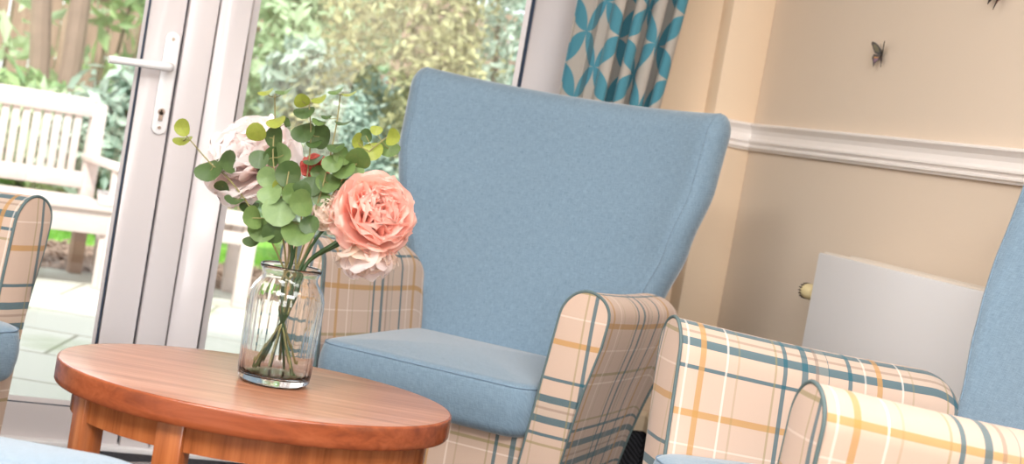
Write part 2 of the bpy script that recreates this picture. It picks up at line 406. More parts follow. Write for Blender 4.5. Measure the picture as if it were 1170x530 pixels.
w = MB(); w.box((1.56, YA, 0), (XR, YD+.1, ZC)); w.box((XL, YA, 2.15), (1.56, YD+.1, ZC)); w.box((XL, YA, 0), (-.46, YD+.1, 2.15))
tag(w.build('wall_window', M['wall_peach'], smooth=False), kind=S)
XB0 = at_Y(839.4, 0, YB).x
tag(boxo('trim_1', (XB0, YB, 0), (XR, YA+.02, ZC), M['wall_peach'], bevel=.004), kind=S)   # boxed-in corner

# dado rail
zb = at_Y(854.4, 171.3, YB-.02).z; zt = at_Y(866, 142, YB-.01).z
def rail_prof(h):
    p = [(0, 0), (.010, 0), (.012, .05), (.017, .10), (.017, .16), (.013, .20), (.015, .26), (.020, .30), (.020, .36), (.013, .44), (.011, .60), (.014, .74), (.020, .84), (.024, .90), (.024, .95), (.018, 1), (0, 1)]
    return [(d, z*h) for d, z in p]
pr = rail_prof(zt-zb)
w = MB()
path = [(XB0, YA-.0, (-1, 0)), (XB0, YB, None), (XR, YB, None), (XR, YBK, None)]
rows = []
for d, z in pr:
    rows.append([(XB0-d, YA, zb+z), (XB0-d, YB-d, zb+z), (XR-d, YB-d, zb+z), (XR-d, YBK, zb+z)])
w.grid(rows)
dr = w.build('trim_2', M['gloss_white'], smooth=False); tag(dr, kind=S)
# skirting: cream board with dark carpet upstand below
zs0 = at_Y(728, 490, YA).z; zs1 = at_Y(718, 473, YA).z
def skirting(name, mat, z0, z1, d):
    w = MB(); rows = []
    for dd, z in ((0, z0), (d, z0), (d, z1-.012), (d*.5, z1), (0, z1)):
        rows.append([(1.56, YA-dd, z), (XB0-dd, YA-dd, z), (XB0-dd, YB-dd, z), (XR-dd, YB-dd, z), (XR-dd, YBK, z)])
    w.grid(rows); return tag(w.build(name, mat, smooth=False), kind=S)
skirting('baseboard_right', M['skirt'], zs0, zs1+.015, .022)
skirting('baseboard_lower', M['carpet'], 0, zs0, .012)

# ------------------------------------------------------------------ glazed door and fixed light
kx = YD/3.6245
GX, DX, MX, FX = .394*kx, .4795*kx, .553*kx, .632*kx
PX = 1.345*kx; QX = 1.56
zg = HC-(HC-.131)*kx
door = empty('door_1', (0, 0, 0), kind=S)
def stile(name, x0, x1, z0, z1, y0, y1, mat, parent, bev=.006):
    return boxo(name, (x0, y0, z0), (x1, y1, z1), mat, parent, bevel=bev)
w = MB()
w.box((GX-.012+.012, YD, 0.0), (DX-.002, YD+.06, 2.1)); w.box((-.36, YD, 0), (-.27, YD+.06, 2.1)); w.box((-.27, YD, 0), (GX, YD+.06, zg)); w.box((-.27, YD, 2.0), (GX, YD+.06, 2.1))
w.build('leaf_frame', M['upvc'], door, bevel=.004)
w = MB()   # sloped glazing bead
def bead(w, x0, x1, z0, z1, y, d=.012):
    o = [(x0, z0), (x1, z0), (x1, z1), (x0, z1)]; i = [(x0+d, z0+d), (x1-d, z0+d), (x1-d, z1-d), (x0+d, z1-d)]
    v = [(x, y, z) for x, z in o]+[(x, y+.014, z) for x, z in i]+[(x, y+.02, z) for x, z in o]
    w.add(v, [(0, 1, 5, 4), (1, 2, 6, 5), (2, 3, 7, 6), (3, 0, 4, 7)])
bead(w, -.27, GX, zg, 2.0, YD+.004); w.build('glazing_bead', M['upvc'], door, smooth=False)
def gasket(par, x0, x1, z0, z1, y, d=.005):
    w = MB(); w.box((x1-d, y, z0), (x1, y+.01, z1)); w.box((x0, y, z0), (x1, y+.01, z0+d*.5)); w.box((x0, y, z1-d), (x1, y+.01, z1))
    w.build('gasket', M['gasket'], par, smooth=False)
gasket(door, -.268, GX+.001, zg-.001, 2.0, YD+.002, .0055)
boxo('pane', (-.265, YD+.025, zg+.004), (GX-.004, YD+.031, 1.998), M['pane'], door)
# lever handle on long backplate
hp = at_Y(190.5, 76, YD-.045)
hx = at_Y(192, 78, YD).x
ztop_ = at_Y(196, 36, YD).z; zbot_ = at_Y(177, 153, YD).z
hd = empty('door_handle', (0, 0, 0)); hd.parent = door
w = MB(); outl = []
hw = .0185
for k in range(13):
    a = PI*k/12; outl.append((hx+hw*math.cos(a), ztop_-hw+hw*math.sin(a)))
for k in range(13):
    a = PI+PI*k/12; outl.append((hx+hw*math.cos(a), zbot_+hw+hw*math.sin(a)))
w.extrude(outl, 'y', YD-.010, YD+.001); w.build('backplate', M['upvc_white'], hd, bevel=.003)
zl = hp.z
tipx = at_Y(124, 70, YD-.05).x
w = MB(); w.tube([(hx, YD-.008, zl), (hx, YD-.032, zl), (hx-.006, YD-.045, zl), (hx-.02, YD-.050, zl)]+[(lerp(hx-.02, tipx, t), YD-.050+.006*math.sin(t*PI), zl-.007*t) for t in (.25, .5, .75, 1)], lambda t: .0115 if t < .6 else .0095, 12)
w.build('lever', M['upvc_white'], hd)
kz = at_Y(182, 127, YD).z
w = MB(); w.tube([(hx-.001, YD-.016, kz), (hx-.001, YD-.009, kz)], .0085, 16); w.box((hx-.006, YD-.016, kz-.022), (hx+.004, YD-.009, kz)); w.build('lock_cylinder', M['chrome'], hd)
w = MB(); w.box((hx-.003, YD-.0172, kz-.005), (hx+.001, YD-.0158, kz+.005)); w.build('keyway', M['dark'], hd, smooth=False)
for zz in (ztop_-.018, zbot_+.018):
    w = MB(); w.tube([(hx, YD-.0125, zz), (hx, YD-.009, zz)], .0045, 12); w.build('screw', M['chrome'], hd)

fr = empty('window_1', (0, 0, 0), kind=S)
w = MB(); w.box((DX+.003, YD-.012, 0), (MX-.002, YD+.07, 2.15)); w.build('mullion', M['upvc'], fr, bevel=.004)
w = MB(); w.box((DX-.003, YD+.03, 0), (DX+.004, YD+.05, 2.1)); w.box((MX-.003, YD+.02, 0), (MX+.003, YD+.04, 2.1)); w.build('draught_seal', M['gasket'], fr, smooth=False)
w = MB(); w.box((MX+.002, YD-.006, 0), (FX, YD+.06, 2.15)); w.box((PX, YD-.006, 0), (QX, YD+.06, 2.15)); w.box((FX, YD-.006, 0), (PX, YD+.06, .075)); w.box((FX, YD-.006, 2.05), (PX, YD+.06, 2.15)); 
w.build('window_frame', M['upvc'], fr, bevel=.005)
w = MB(); bead(w, FX, PX, .075, 2.05, YD+.0, .02); w.build('glazing_bead', M['upvc'], fr, smooth=False)
gasket(fr, FX+.016, PX+.001, .078, 2.05, YD-.003, .009)
boxo('pane', (FX+.004, YD+.028, .079), (PX-.004, YD+.034, 2.046), M['pane'], fr)
tag(boxo('trim_3', (-.46, YD-.03, -.005), (QX, YD+.12, .012), M['upvc_white'], bevel=.004), kind=S)   # threshold

# ------------------------------------------------------------------ curtain
def curtain():
    root = empty('curtain', (1.6, 3.60, 0), label='teal and beige petal print curtain hanging in folds at the right window edge', cat='curtain')
    zt_, zb_ = 2.28, .06
    nz_, nx = 40, 140
    P = []; UVs = []
    for i in range(nz_+1):
        t = i/nz_; z = lerp(zb_, zt_, t)
        k = (z-1.1)/.27
        xl = 1.452+.006*k; xr = 1.724+.026*k
        row = []; s = 0; rowuv = []; prev = None
        for j in range(nx+1):
            u = j/nx
            ph = u*2*PI*5.2+.5+.15*math.sin(z*2)
            amp = .062*(.26 if u < .3 else 1)
            y = 3.595+amp*math.sin(ph)+.012*math.sin(ph*.5+1)
            x = lerp(xl, xr, u)+.019*math.sin(2*ph)*(1 if u > .3 else .15)
            p = Vector((x, y, z))
            if prev is not None: s += (p-prev).length
            prev = p; row.append((x-1.6, y-3.60, z)); rowuv.append((s, z))
        P.append(row); UVs.append(rowuv)
    w = MB(); w.grid(P, uv=lambda a, b: UVs[a][b])
    o = w.build('drape', M['curtain'], root, weld=False, angle=180)
    md = o.modifiers.new('thick', 'SOLIDIFY'); md.thickness = .003
    w = MB(); w.tube([(-.35, 0, 2.30), (.20, 0, 2.30)], .012, 12); w.build('curtain_track', M['upvc_white'], root)
curtain()

# ------------------------------------------------------------------ radiator
def radiator():
    x0, x1 = 1.915, 2.02
    tl = at_X(935.3, 288, x0); y1 = tl.y; y0 = y1-1.35; zt_ = tl.z; zb_ = zt_-.56
    r = empty('radiator', (XR-.06, (y0+y1)/2, zb_), label='white panel radiator on the cream wall behind the right armchair', cat='radiator')
    ox, oy, oz = r.location
    def bx(w, a, b): return w.box((a[0]-ox, a[1]-oy, a[2]-oz), (b[0]-ox, b[1]-oy, b[2]-oz))
    bx(MB(), (x0, y0, zb_), (x0+.012, y1, zt_)).build('front_panel', M['rad'], r, bevel=.004)
    bx(MB(), (x1-.012, y0, zb_), (x1, y1, zt_)).build('rear_panel', M['rad'], r, bevel=.004)
    w = MB(); bx(w, (x0+.014, y0+.005, zt_-.012), (x0+.022, y1-.005, zt_+.004)); bx(w, (x1-.020, y0+.005, zt_-.012), (x1-.013, y1-.005, zt_+.004))
    n = 46
    for k in range(n):
        yy = lerp(y0+.02, y1-.02, k/(n-1)); bx(w, (x0+.016, yy-.003, zt_-.010), (x1-.014, yy+.003, zt_))
    w.build('top_grille', M['rad_edge'], r, smooth=False)
    w = MB(); bx(w, (x0+.010, y1-.004, zb_+.02), (x1-.006, y1+.001, zt_-.004)); w.build('side_panel', M['rad_edge'], r, smooth=False)
    for ya, yb_ in ((y0+.2, y0+.24), (y1-.24, y1-.2)): bx(MB(), (x1-.002, ya, zb_+.1), (XR+.001, yb_, zt_-.1)).build('wall_bracket', M['rad_edge'], r, smooth=False)
    # thermostatic valve at the left end
    v = at_X(917, 331, x0+.03); vy, vz = v.y, v.z
    vt = empty('thermostatic_valve', (0, 0, 0)); vt.parent = r
    yb = y1+.014
    vx = x0+.03
    prof = [(.001, .060), (.013, .060), (.017, .056), (.0185, .050), (.0195, .022), (.017, .012), (.011, .010), (.010, 0)]
    w = MB(); rings = []
    for rr, d in prof:
        rings.append([(vx-ox+rr*math.cos(a), yb+d-oy, vz-oz+rr*math.sin(a)) for a in [2*PI*k/24 for k in range(24)]])
    w.grid(rings, closed_v=True); w.build('valve_head', M['cream_plastic'], vt)
    for k in range(16):
        a = 2*PI*k/16; c, s_ = math.cos(a), math.sin(a)
        w = MB(); w.box((-.0012, .048, .0145), (.0012, .0605, .0195))
        o = w.build('vent_slot', M['dark'], vt, smooth=False); o.location = (vx-ox, yb-oy, vz-oz); o.rotation_euler = (0, a, 0)
    w = MB(); w.tube([(vx-ox, y1-.03-oy, vz-oz), (vx-ox, yb-oy, vz-oz)], .009, 12); w.tube([(vx-ox, yb-.006-oy, vz-oz), (vx-ox, yb-.006-oy, -oz)], .0075, 10); w.build('feed_pipe', M['rad_edge'], r)
radiator()

# ------------------------------------------------------------------ wall socket
c = at_Y(730, 434, YA); h_ = .043
sk = empty('wall_socket', (c.x, YA, c.z), label='white single power socket low on the peach wall beside the skirting', cat='socket')
MB().box((-h_, -.009, -h_), (h_, .002, h_)).build('face_plate', M['socket'], sk, bevel=.004)
MB().box((.008, -.013, .008), (.022, -.008, .028)).build('switch_rocker', M['socket'], sk, bevel=.002)
for a_, b_ in (((-.004, -.0096, .006), (.002, -.008, .016)), ((-.016, -.0096, -.018), (-.006, -.008, -.014)), ((.006, -.0096, -.018), (.016, -.008, -.014))): MB().box(a_, b_).build('pin_hole', M['dark'], sk, smooth=False)

# ------------------------------------------------------------------ butterflies on the wall
def wing(outline, patches, name, parent, rot):
    """outline in local (along wall, out of body) plane"""
    w = MB(); n = len(outline)
    w.extrude(outline, 'y', -.0008, .0008)
    for poly, mi in patches: w.extrude(poly, 'y', -.0012, .0012, mi=mi)
    o = w.build(name, [M['but_dark'], M['but_olive'], M['but_orange'], M['but_purple'], M['but_pink']], parent, smooth=False)
    o.rotation_euler = rot
    return o
def shrink(poly, k):
    cx = sum(p[0] for p in poly)/len(poly); cy = sum(p[1] for p in poly)/len(poly)
    return [(cx+(x-cx)*k, cy+(y-cy)*k) for x, y in poly]
def butterfly(px, py, s, yaw_left, yaw_right, roll, label):
    p = at_X(px, py, XR)
    b = empty('butterfly_decoration', (XR-.006, p.y, p.z), label=label, cat='butterfly', group='butterfly decorations on the cream wall')
    b.rotation_euler = (0, 0, 0)
    piv = empty('wing_mount'); 
    bpy.data.objects.remove(piv)
    fw = [(0, .004), (.008, .022), (.022, .036), (.034, .040), (.036, .034), (.030, .020), (.022, .006), (.010, 0)]
    hw_ = [(0, .002), (.012, 0), (.024, .002), (.028, -.010), (.024, -.022), (.021, -.038), (.017, -.026), (.008, -.016)]
    fw = [(x*s, y*s) for x, y in fw]; hw_ = [(x*s, y*s) for x, y in hw_]
    top = shrink(fw, .60); mid = shrink(hw_, .55); lo = [(x, y) for x, y in shrink(hw_, .7)]
    up_half = [(x, max(y, -.010*s)) for x, y in mid]; lo_half = [(x, min(y, -.011*s)) for x, y in mid]
    for sgn, ang in ((1, yaw_left), (-1, yaw_right)):
        # wing plane: local x -> out along wall (Y), hinged off the wall by ang
        nm = MB()
        def place(poly, t, off):
            ca, sa = math.cos(ang), math.sin(ang); out = []
            for x, z in poly:
                y_ = sgn*x*ca; x_ = -x*sa
                zz = z
                yr = y_*math.cos(roll)-zz*math.sin(roll); zr = y_*math.sin(roll)+zz*math.cos(roll)
                nx_, ny_ = -ca, -sgn*sa
                out.append((x_+nx_*off, yr+ny_*off, zr))
            return out
        for poly, mi, th in ((fw, 0, .0008), (top, 1, .0012), (hw_, 0, .0008), (up_half, 2, .0012), (lo_half, 3 if px < 1100 else 4, .0012)):
            A = place(poly, 0, th); B = place(poly, 0, -th); n = len(poly)
            nm.add(A+B, [tuple(range(n)), tuple(range(n, 2*n))[::-1]]+[(i, (i+1) % n, n+(i+1) % n, n+i) for i in range(n)], mi=mi)
        nm.build('wing', [M['but_dark'], M['but_olive'], M['but_orange'], M['but_purple'], M['but_pink']], b, smooth=False, weld=False)
    d = lambda y, z, x=0: (x, y*math.cos(roll)-z*math.sin(roll), y*math.sin(roll)+z*math.cos(roll))
    w = MB(); w.tube([d(0, .014*s, -.001), d(0, .006*s, -.002), d(0, -.004*s, -.002), d(0, -.018*s, -.001)], lambda t: .0024*s*(1-.5*abs(t-.4)), 8); w.build('body', M['but_dark'], b)
    w = MB()
    for q in (-1, 1): w.tube([d(0, .013*s, -.001), d(q*.004*s, .024*s, -.008), d(q*.007*s, .032*s, -.012)], .0005, 5)
    w.build('antennae', M['but_dark'], b)
    w = MB(); w.tube([(-.001, 0, 0), (.009, 0, 0)], .0025, 8); w.build('wall_pin', M['chrome'], b)
butterfly(1010, 64, .80, R(55), R(31), R(-4), 'small brown butterfly decoration mid-wall above the dado rail')
butterfly(1149, -8, 1.0, R(30), R(50), R(24), 'butterfly decoration cut off by the top edge of the photo')

# ------------------------------------------------------------------ armchairs
def ring_path(hwid, zb_, za, lean, bulge, n=18):
    """arm cross-section outline (x,z), open at the bottom, starting at inner bottom, over the top to outer bottom; x=0 at arm centre"""
    pts = []
    zr = za-.055
    side = [zb_+(zr-zb_)*k/10 for k in range(11)]
    def cx(z): return lean*((z-zb_)/(za-zb_))
    def out(z):
        t = (z-zb_)/(zr-zb_); return hwid*(1-.16*(1-t))+bulge*math.exp(-((z-(zr-.03))/.09)**2)
    def inn(z):
        t = (z-zb_)/(zr-zb_); return hwid*(1-.08*(1-t))
    for z in side: pts.append((cx(z)-inn(z), z))
    for k in range(1, n):
        a = PI-PI*k/n; hw_ = inn(zr) if a > PI/2 else out(zr)
        pts.append((cx(zr+.055*math.sin(a))+hw_*math.cos(a), zr+.055*math.sin(a)))
    for z in side[::-1]: pts.append((cx(z)+out(z), z))
    return pts
def arc_len(pts):
    s = [0]
    for a, b in zip(pts, pts[1:]): s.append(s[-1]+math.dist(a, b))
    return s
def make_arm(side, p, parent):
    ax, za, yr, zb_ = p['ax'], p['za'], p['yr'], .13
    ys_ = [yr*(.85*k/12) for k in range(12)]+[yr*.85+yr*.15*math.sin(PI/2*k/10) for k in range(11)]
    rows = []; us = []
    for y in ys_:
        t = y/yr
        flare = p['flare']*t**1.3
        e = max(0, (y-(yr-.07))/.07)
        top = za-p['drop']*t-.006*math.sin(PI*t)-.045*(1-math.sqrt(max(0, 1-e*e)))
        prof = ring_path(p['ahw']*(1-.10*t), zb_, top, p['lean'], p['bulge']*(1-.4*t))
        row = []
        for x, z in prof:
            h = max(0, (z-zb_)/(top-zb_)); xc = p['lean']*(h-1)
            q = min(1, max(0, (x-p['lean']*h+p['ahw'])/(2*p['ahw'])))
            row.append((side*(ax+p['splay'][0 if side < 0 else 1]*(1-t)+x-p['lean']+flare*h**1.5*q), y, z))
        rows.append(row); us.append(y)
    al = arc_len([(q[0], q[2]) for q in rows[0]])
    u0, v0 = p['uv0'][0 if side < 0 else 1]
    w = MB(); w.grid(rows, uv=lambda a, b: (u0+us[a], v0+al[b] if side < 0 else 1.08+v0-al[b]))
    # softened front: inset cap ring
    front = rows[0]
    cen = Vector((side*ax, 0, (zb_+za)/2))
    def inset(ring, k, y):
        o = []
        for q in ring: o.append((side*ax+(q[0]-side*ax)*k, y, (q[2]-zb_)*(1-(1-k)*.25)+zb_))
        return o
    cap1 = inset(front, .97, -.004); cap2 = inset(front, .6, -.009)
    fu = p['fuv0']
    w.grid([front, cap1, cap2], uv=lambda a, b: (fu[0]+side*[front, cap1, cap2][a][b][0], fu[1]-[front, cap1, cap2][a][b][2]))
    w.fan(cap2+[], uv=lambda q: (fu[0]+side*q[0], fu[1]-q[2]))
    # rear cap
    w.fan(rows[-1], uv=lambda q: (side*q[0], q[2]))
    arm = w.build('arm', M['tartan'], parent)
    pp = MB(); pp.tube([(q[0]+side*0.0, -.002, q[2]) for q in inset(front, 1.0, 0)], .0032, 8)
    pp.build('piping', M['piping'], arm)
    rp = [(q[0], q[1]-.004, q[2]) for q in rows[-1]]
    pp = MB(); pp.tube(rp, .003, 8); pp.build('piping', M['piping'], arm)
    return arm
def rounded_cushion(hx_, y0, y1, z0, z1, r, crown, name, mat, parent, seam=True, corner=.05):
    """soft box with rounded plan corners and pillowed top"""
    def plan(k, n=10):   # rounded rectangle outline shrunk by k
        pts = []
        cx, cy = hx_-k, (y1-y0)/2-k; rc = max(corner-k*.5, .008)
        for q, (sx, sy) in enumerate(((1, 1), (-1, 1), (-1, -1), (1, -1))):
            for i in range(n+1):
                a = PI/2*q+PI/2*i/n
                pts.append((sx*(cx-rc)+rc*math.cos(a), (y0+y1)/2+sy*(cy-rc)+rc*math.sin(a)))
            # straight run subdivisions
        return pts
    rows = []; zs = []
    lev = []
    for i in range(7):
        a = -PI/2+PI/2*i/6; lev.append((r*(1-math.cos(a)), z0+r+r*math.sin(a)))
    for i in range(1, 4): lev.append((-.004*math.sin(PI*i/4), lerp(z0+r, z1-r*.6, i/4)))
    for i in range(7):
        a = PI/2*i/6; lev.append((r*.9*(1-math.cos(a)), z1-r*.6+r*.6*math.sin(a)))
    for k, z in lev: rows.append([(x, y, z) for x, y in plan(k)])
    ktop = lev[-1][0]
    m_ = min(hx_, (y1-y0)/2)
    for q in (.15, .3, .5, .7, .88, .97):
        k = ktop+(m_-ktop)*q*.98
        rows.append([(x, y, z1+crown*(1-(1-q)**2)) for x, y in plan(k)])
    w = MB(); w.grid(rows, closed_v=True, uv=lambda a, b: (rows[a][b % len(rows[a])][0]+rows[a][b % len(rows[a])][2]*.3, rows[a][b % len(rows[a])][1]+rows[a][b % len(rows[a])][2]))
    w.fan(rows[0]); w.fan(rows[-1], flip=True)
    o = w.build(name, mat, parent, angle=180)
    if seam:
        i = 12; pts = [(x, y, rows[i][0][2]+.0008) for x, y in plan(lev[i][0]-.001)]
        sm = MB(); sm.tube(pts, .0014, 6, closed=True); sm.build('seam', M['blue_seam'], o)
    return o
def make_back(p, parent):
    """upholstered back: loft of rounded slabs, flaring into winged top corners"""
    z0, z1 = .30, p['ztop']; th = .11
    n = 44; rows = []; nf = 28
    tl = []
    for i in range(n+1):
        t = i/n; tl.append(z0+(z1-z0)*(1-(1-t)**1.25))
    rr = .052
    def ring(z, k, zoff=0):
        """k: inset for rounding at the top"""
        hw_ = interp(p['wtab'], z)-k*.6
        yb = p['yb0']+(p['yb1']-p['yb0'])*((z-.45)/(z1-.45))
        f = lambda u: yb-p['wing']*(abs(u)**3.5)*min(1, max(0, (z-.5)/.3))+k
        half = th/2-k
        pts = []
        for j in range(nf+1):
            u = -1+2*j/nf; pts.append((u*(hw_-half*.8), f(u), z-p['dip']*(1-u*u)*max(0, (z-.8)/(z1-.8))+zoff))
        for j in range(1, 9):
            a = -PI/2+PI*j/9; u = 1
            pts.append((hw_-half*.8+half*.8*math.cos(a), f(1)+half+half*math.sin(a), z+zoff))
        for j in range(nf+1):
            u = 1-2*j/nf; pts.append((u*(hw_-half*.8), f(u)+2*half+.01*(1-u*u), z-p['dip']*(1-u*u)*max(0, (z-.8)/(z1-.8))+zoff))
        for j in range(1, 9):
            a = PI/2+PI*j/9
            pts.append((-hw_+half*.8+half*.8*math.cos(a), f(-1)+half+half*math.sin(a), z+zoff))
        return pts
    for z in tl:
        if z < z1-rr: rows.append(ring(z, 0))
    for i in range(9):
        a = PI/2*i/8; rows.append(ring(z1-rr+rr*math.sin(a), rr*(1-math.cos(a))))
    w = MB(); m = len(rows[0])
    w.grid(rows, closed_v=True, uv=lambda a, b: (rows[a][b % m][0], rows[a][b % m][2]) if True else 0)
    # close the top as a strip between front and back edges
    top = rows[-1]; fr_ = top[:nf+1]; bk = top[nf+9:nf+9+nf+1][::-1]
    w.grid([fr_, bk])
    w.fan(rows[0])
    b = w.build('backrest', M['blue'], parent, angle=180)
    for sgn in (-1, 1):   # seam over each top corner
        j = nf if sgn > 0 else 0
        pts = [Vector(rr_[j])+Vector((sgn*.003, -.0005, 0)) for rr_ in rows if rr_[j][2] > .62]
        sm = MB(); sm.tube(pts, .0012, 6); sm.build('seam', M['blue'], b)
    return b
def armchair(pos, deg, label, **kw):
    p = dict(ztop=1.08, ax=.30, za=.665, ahw=.046, yr=.46, flare=.05, drop=.012, lean=.058, bulge=.012, zs=.455, sh=.115, sx=.228, ys=-.03, sdx=0, splay=(0, 0), yb0=.44, yb1=.55, wing=.075, dip=.012,
             wtab=[(.30, .24), (.45, .262), (.62, .324), (.75, .366), (.9, .398), (1.06, .405), (1.2, .405)], uv0=((.27, -.01), (.30, .0)), fuv0=(-.165, .56))
    p.update(kw)
    t = empty('armchair', (pos[0], pos[1], 0), -R(deg), label, 'armchair', 'high-back armchairs around the coffee table')
    p2 = p
    make_arm(1, p, t); make_arm(-1, p, t)
    make_back(p, t)
    sc = rounded_cushion(p['sx'], p['ys'], p['yb0']+.03, p['zs']-p['sh'], p['zs'], .03, .016, 'seat_cushion', M['blue'], t); sc.location.x = p['sdx']
    # tartan base below the cushion
    w = MB(); zt_ = p['zs']-p['sh']+.004; s = p['ax']-.03
    w.box((-s, .012, .13), (s, p['yb0']+.10, zt_)); 
    w.build('seat_base', M['tartan'], t, bevel=.008)
    for sx_, y in ((-1, .05), (1, .05), (-1, p['yb0']+.04), (1, p['yb0']+.04)):
        x = sx_*(p['ax']-.01); k = .022
        w = MB(); w.add([(x-k*.7, y-k*.7, 0), (x+k*.7, y-k*.7, 0), (x+k*.7, y+k*.7, 0), (x-k*.7, y+k*.7, 0), (x-k, y-k, .14), (x+k, y-k, .14), (x+k, y+k, .14), (x-k, y+k, .14)],
                         [(3, 2, 1, 0), (4, 5, 6, 7), (0, 1, 5, 4), (1, 2, 6, 5), (2, 3, 7, 6), (3, 0, 4, 7)])
        w.build('leg', M['beech'], t, bevel=.003)
    return t
armchair((1.0, 2.906), 41.5, 'high-back blue armchair with tartan arms behind the vase in front of the window', splay=(.05, 0), sdx=-.022, sx=.248)
armchair((1.135, 1.945), 98, 'blue and tartan armchair at the right edge of the photo before the radiator', za=.69, ax=.285, zs=.475, drop=.03, ztop=1.10, yr=.54, yb0=.49, yb1=.69, wing=.035, wtab=[(.30, .24), (.45, .262), (.62, .288), (.75, .325), (.9, .362), (1.06, .388), (1.2, .395)], uv0=((.295, .01), (.29, .0)), fuv0=(-.165, .57))
armchair((-.03, 2.93), -46, 'blue and tartan armchair cut off by the left edge of the photo', za=.66, zs=.415, ys=-.10)

# ------------------------------------------------------------------ footstool
fc = at_z(118, 513, .45)
st = empty('footstool', (fc.x-.20, fc.y-.125, 0), R(-22), label='pale blue upholstered footstool at the bottom left corner of the photo', cat='footstool')
rounded_cushion(.23, -.2, .2, .30, .447, .035, .012, 'seat_pad', M['blue'], st, seam=False, corner=.09)
MB().box((-.20, -.17, .22), (.20, .17, .305)).build('stool_frame', M['beech'], st, bevel=.004)
for sx_ in (-1, 1):
    for sy in (-1, 1): MB().box((sx_*.18-.02, sy*.15-.02, 0), (sx_*.18+.02, sy*.15+.02, .225)).build('leg', M['beech'], st, bevel=.003)

# ------------------------------------------------------------------ coffee table
ZT = .50
tc_ = at_z(294, 441, ZT)
TH = .43; TA, TB = .3045, .236
tcx, tcy = EYE.x+_fh.x*5.29*TH-_rt.x*.807*TH*1, EYE.y+_fh.y*5.29*TH-_rt.y*.807*TH
tab = empty('coffee_table', (tcx, tcy, 0), -AZ, label='oval cherry wood coffee table with lower shelf under the vase', cat='coffee table')
def oval_slab(name, a, b, z0, z1, mats, r=.0035, parent=tab, edge_mi=1):
    seg = 96; rows = []; lev = [(-.03, z0), (-.002, z0), (0, z0+.003)]+[(0, lerp(z0+.003, z1-r, k/4)) for k in range(1, 5)]+[(-r*(1-math.cos(PI/2*k/4)), z1-r+r*math.sin(PI/2*k/4)) for k in range(1, 5)]+[(-.05, z1), (-.15, z1)]
    for k, z in lev: rows.append([((a+k)*math.cos(2*PI*i/seg), (b+k)*math.sin(2*PI*i/seg), z) for i in range(seg)])
    w = MB(); ne = 9
    w.grid(rows[:ne+2], closed_v=True, mi=edge_mi); w.grid(rows[ne+1:], closed_v=True, mi=0); w.fan(rows[0], mi=edge_mi); w.fan(rows[-1], mi=0, flip=True)
    return w.build(name, mats, parent)
oval_slab('table_top', TA, TB, ZT-.036, ZT, [M['cherry_top'], M['cherry_edge']])
# apron ring
w = MB(); seg = 96; ka = .030
rows = []
for a, z in ((-ka, ZT-.036), (-ka, ZT-.078), (-ka-.018, ZT-.078), (-ka-.018, ZT-.036)):
    rows.append([((TA+a)*math.cos(2*PI*i/seg), (TB+a)*math.sin(2*PI*i/seg), z) for i in range(seg)])
w.grid(rows, closed_u=True, closed_v=True); w.build('apron', M['cherry_leg'], tab)
oval_slab('lower_shelf', TA-.035, TB-.03, .285, .31, [M['shelf'], M['shelf']])
legang = []
for px in (112, 197, 349, 470):
    pass
for ang in (211, 253, 20, 71):
    a = R(ang); x, y = (TA-.045)*math.cos(a), (TB-.040)*math.sin(a)
    l = MB(); hx2, hy2 = .021, .018
    l.box((-hx2, -hy2, 0), (hx2, hy2, ZT-.037))
    o = l.build('leg', M['cherry_leg'], tab, bevel=.003); o.location = (x, y, 0); o.rotation_euler = (0, 0, math.atan2(TA*math.sin(a), TB*math.cos(a)) + PI/2)

# ------------------------------------------------------------------ vase
vb = at_z(311.5, 437, ZT)
vase = empty('vase', (vb.x, vb.y, ZT), label='clear fluted glass vase with flowers standing on the coffee table', cat='vase')
def flute(a, z):
    k = 1 if .012 < z < .145 else 0
    t = min(1, max(0, (z-.008)/.02))*min(1, max(0, (.150-z)/.02))
    return 1+.014*t*(abs(math.sin(a*13))-.5)
prof_o = [(.0, .0), (.045, .0), (.052, .002), (.0560, .008), (.0570, .02), (.0580, .06), (.0592, .10), (.0595, .125), (.0585, .138), (.0545, .150), (.0475, .159), (.0435, .165), (.0430, .170), (.0450, .175), (.0475, .179), (.0482, .1825), (.0470, .185)]
prof_i = [(.0450, .1840), (.0432, .176), (.0412, .170), (.0418, .164), (.0460, .1572), (.0530, .148), (.0568, .137), (.0577, .125), (.0574, .10), (.0562, .06), (.0548, .024), (.0525, .015), (.042, .0125), (.0, .0120)]
w = MB(); w.lathe(prof_o+prof_i, seg=208, mod=flute)
w.build('glass_body', M['glass'], vase, angle=180)

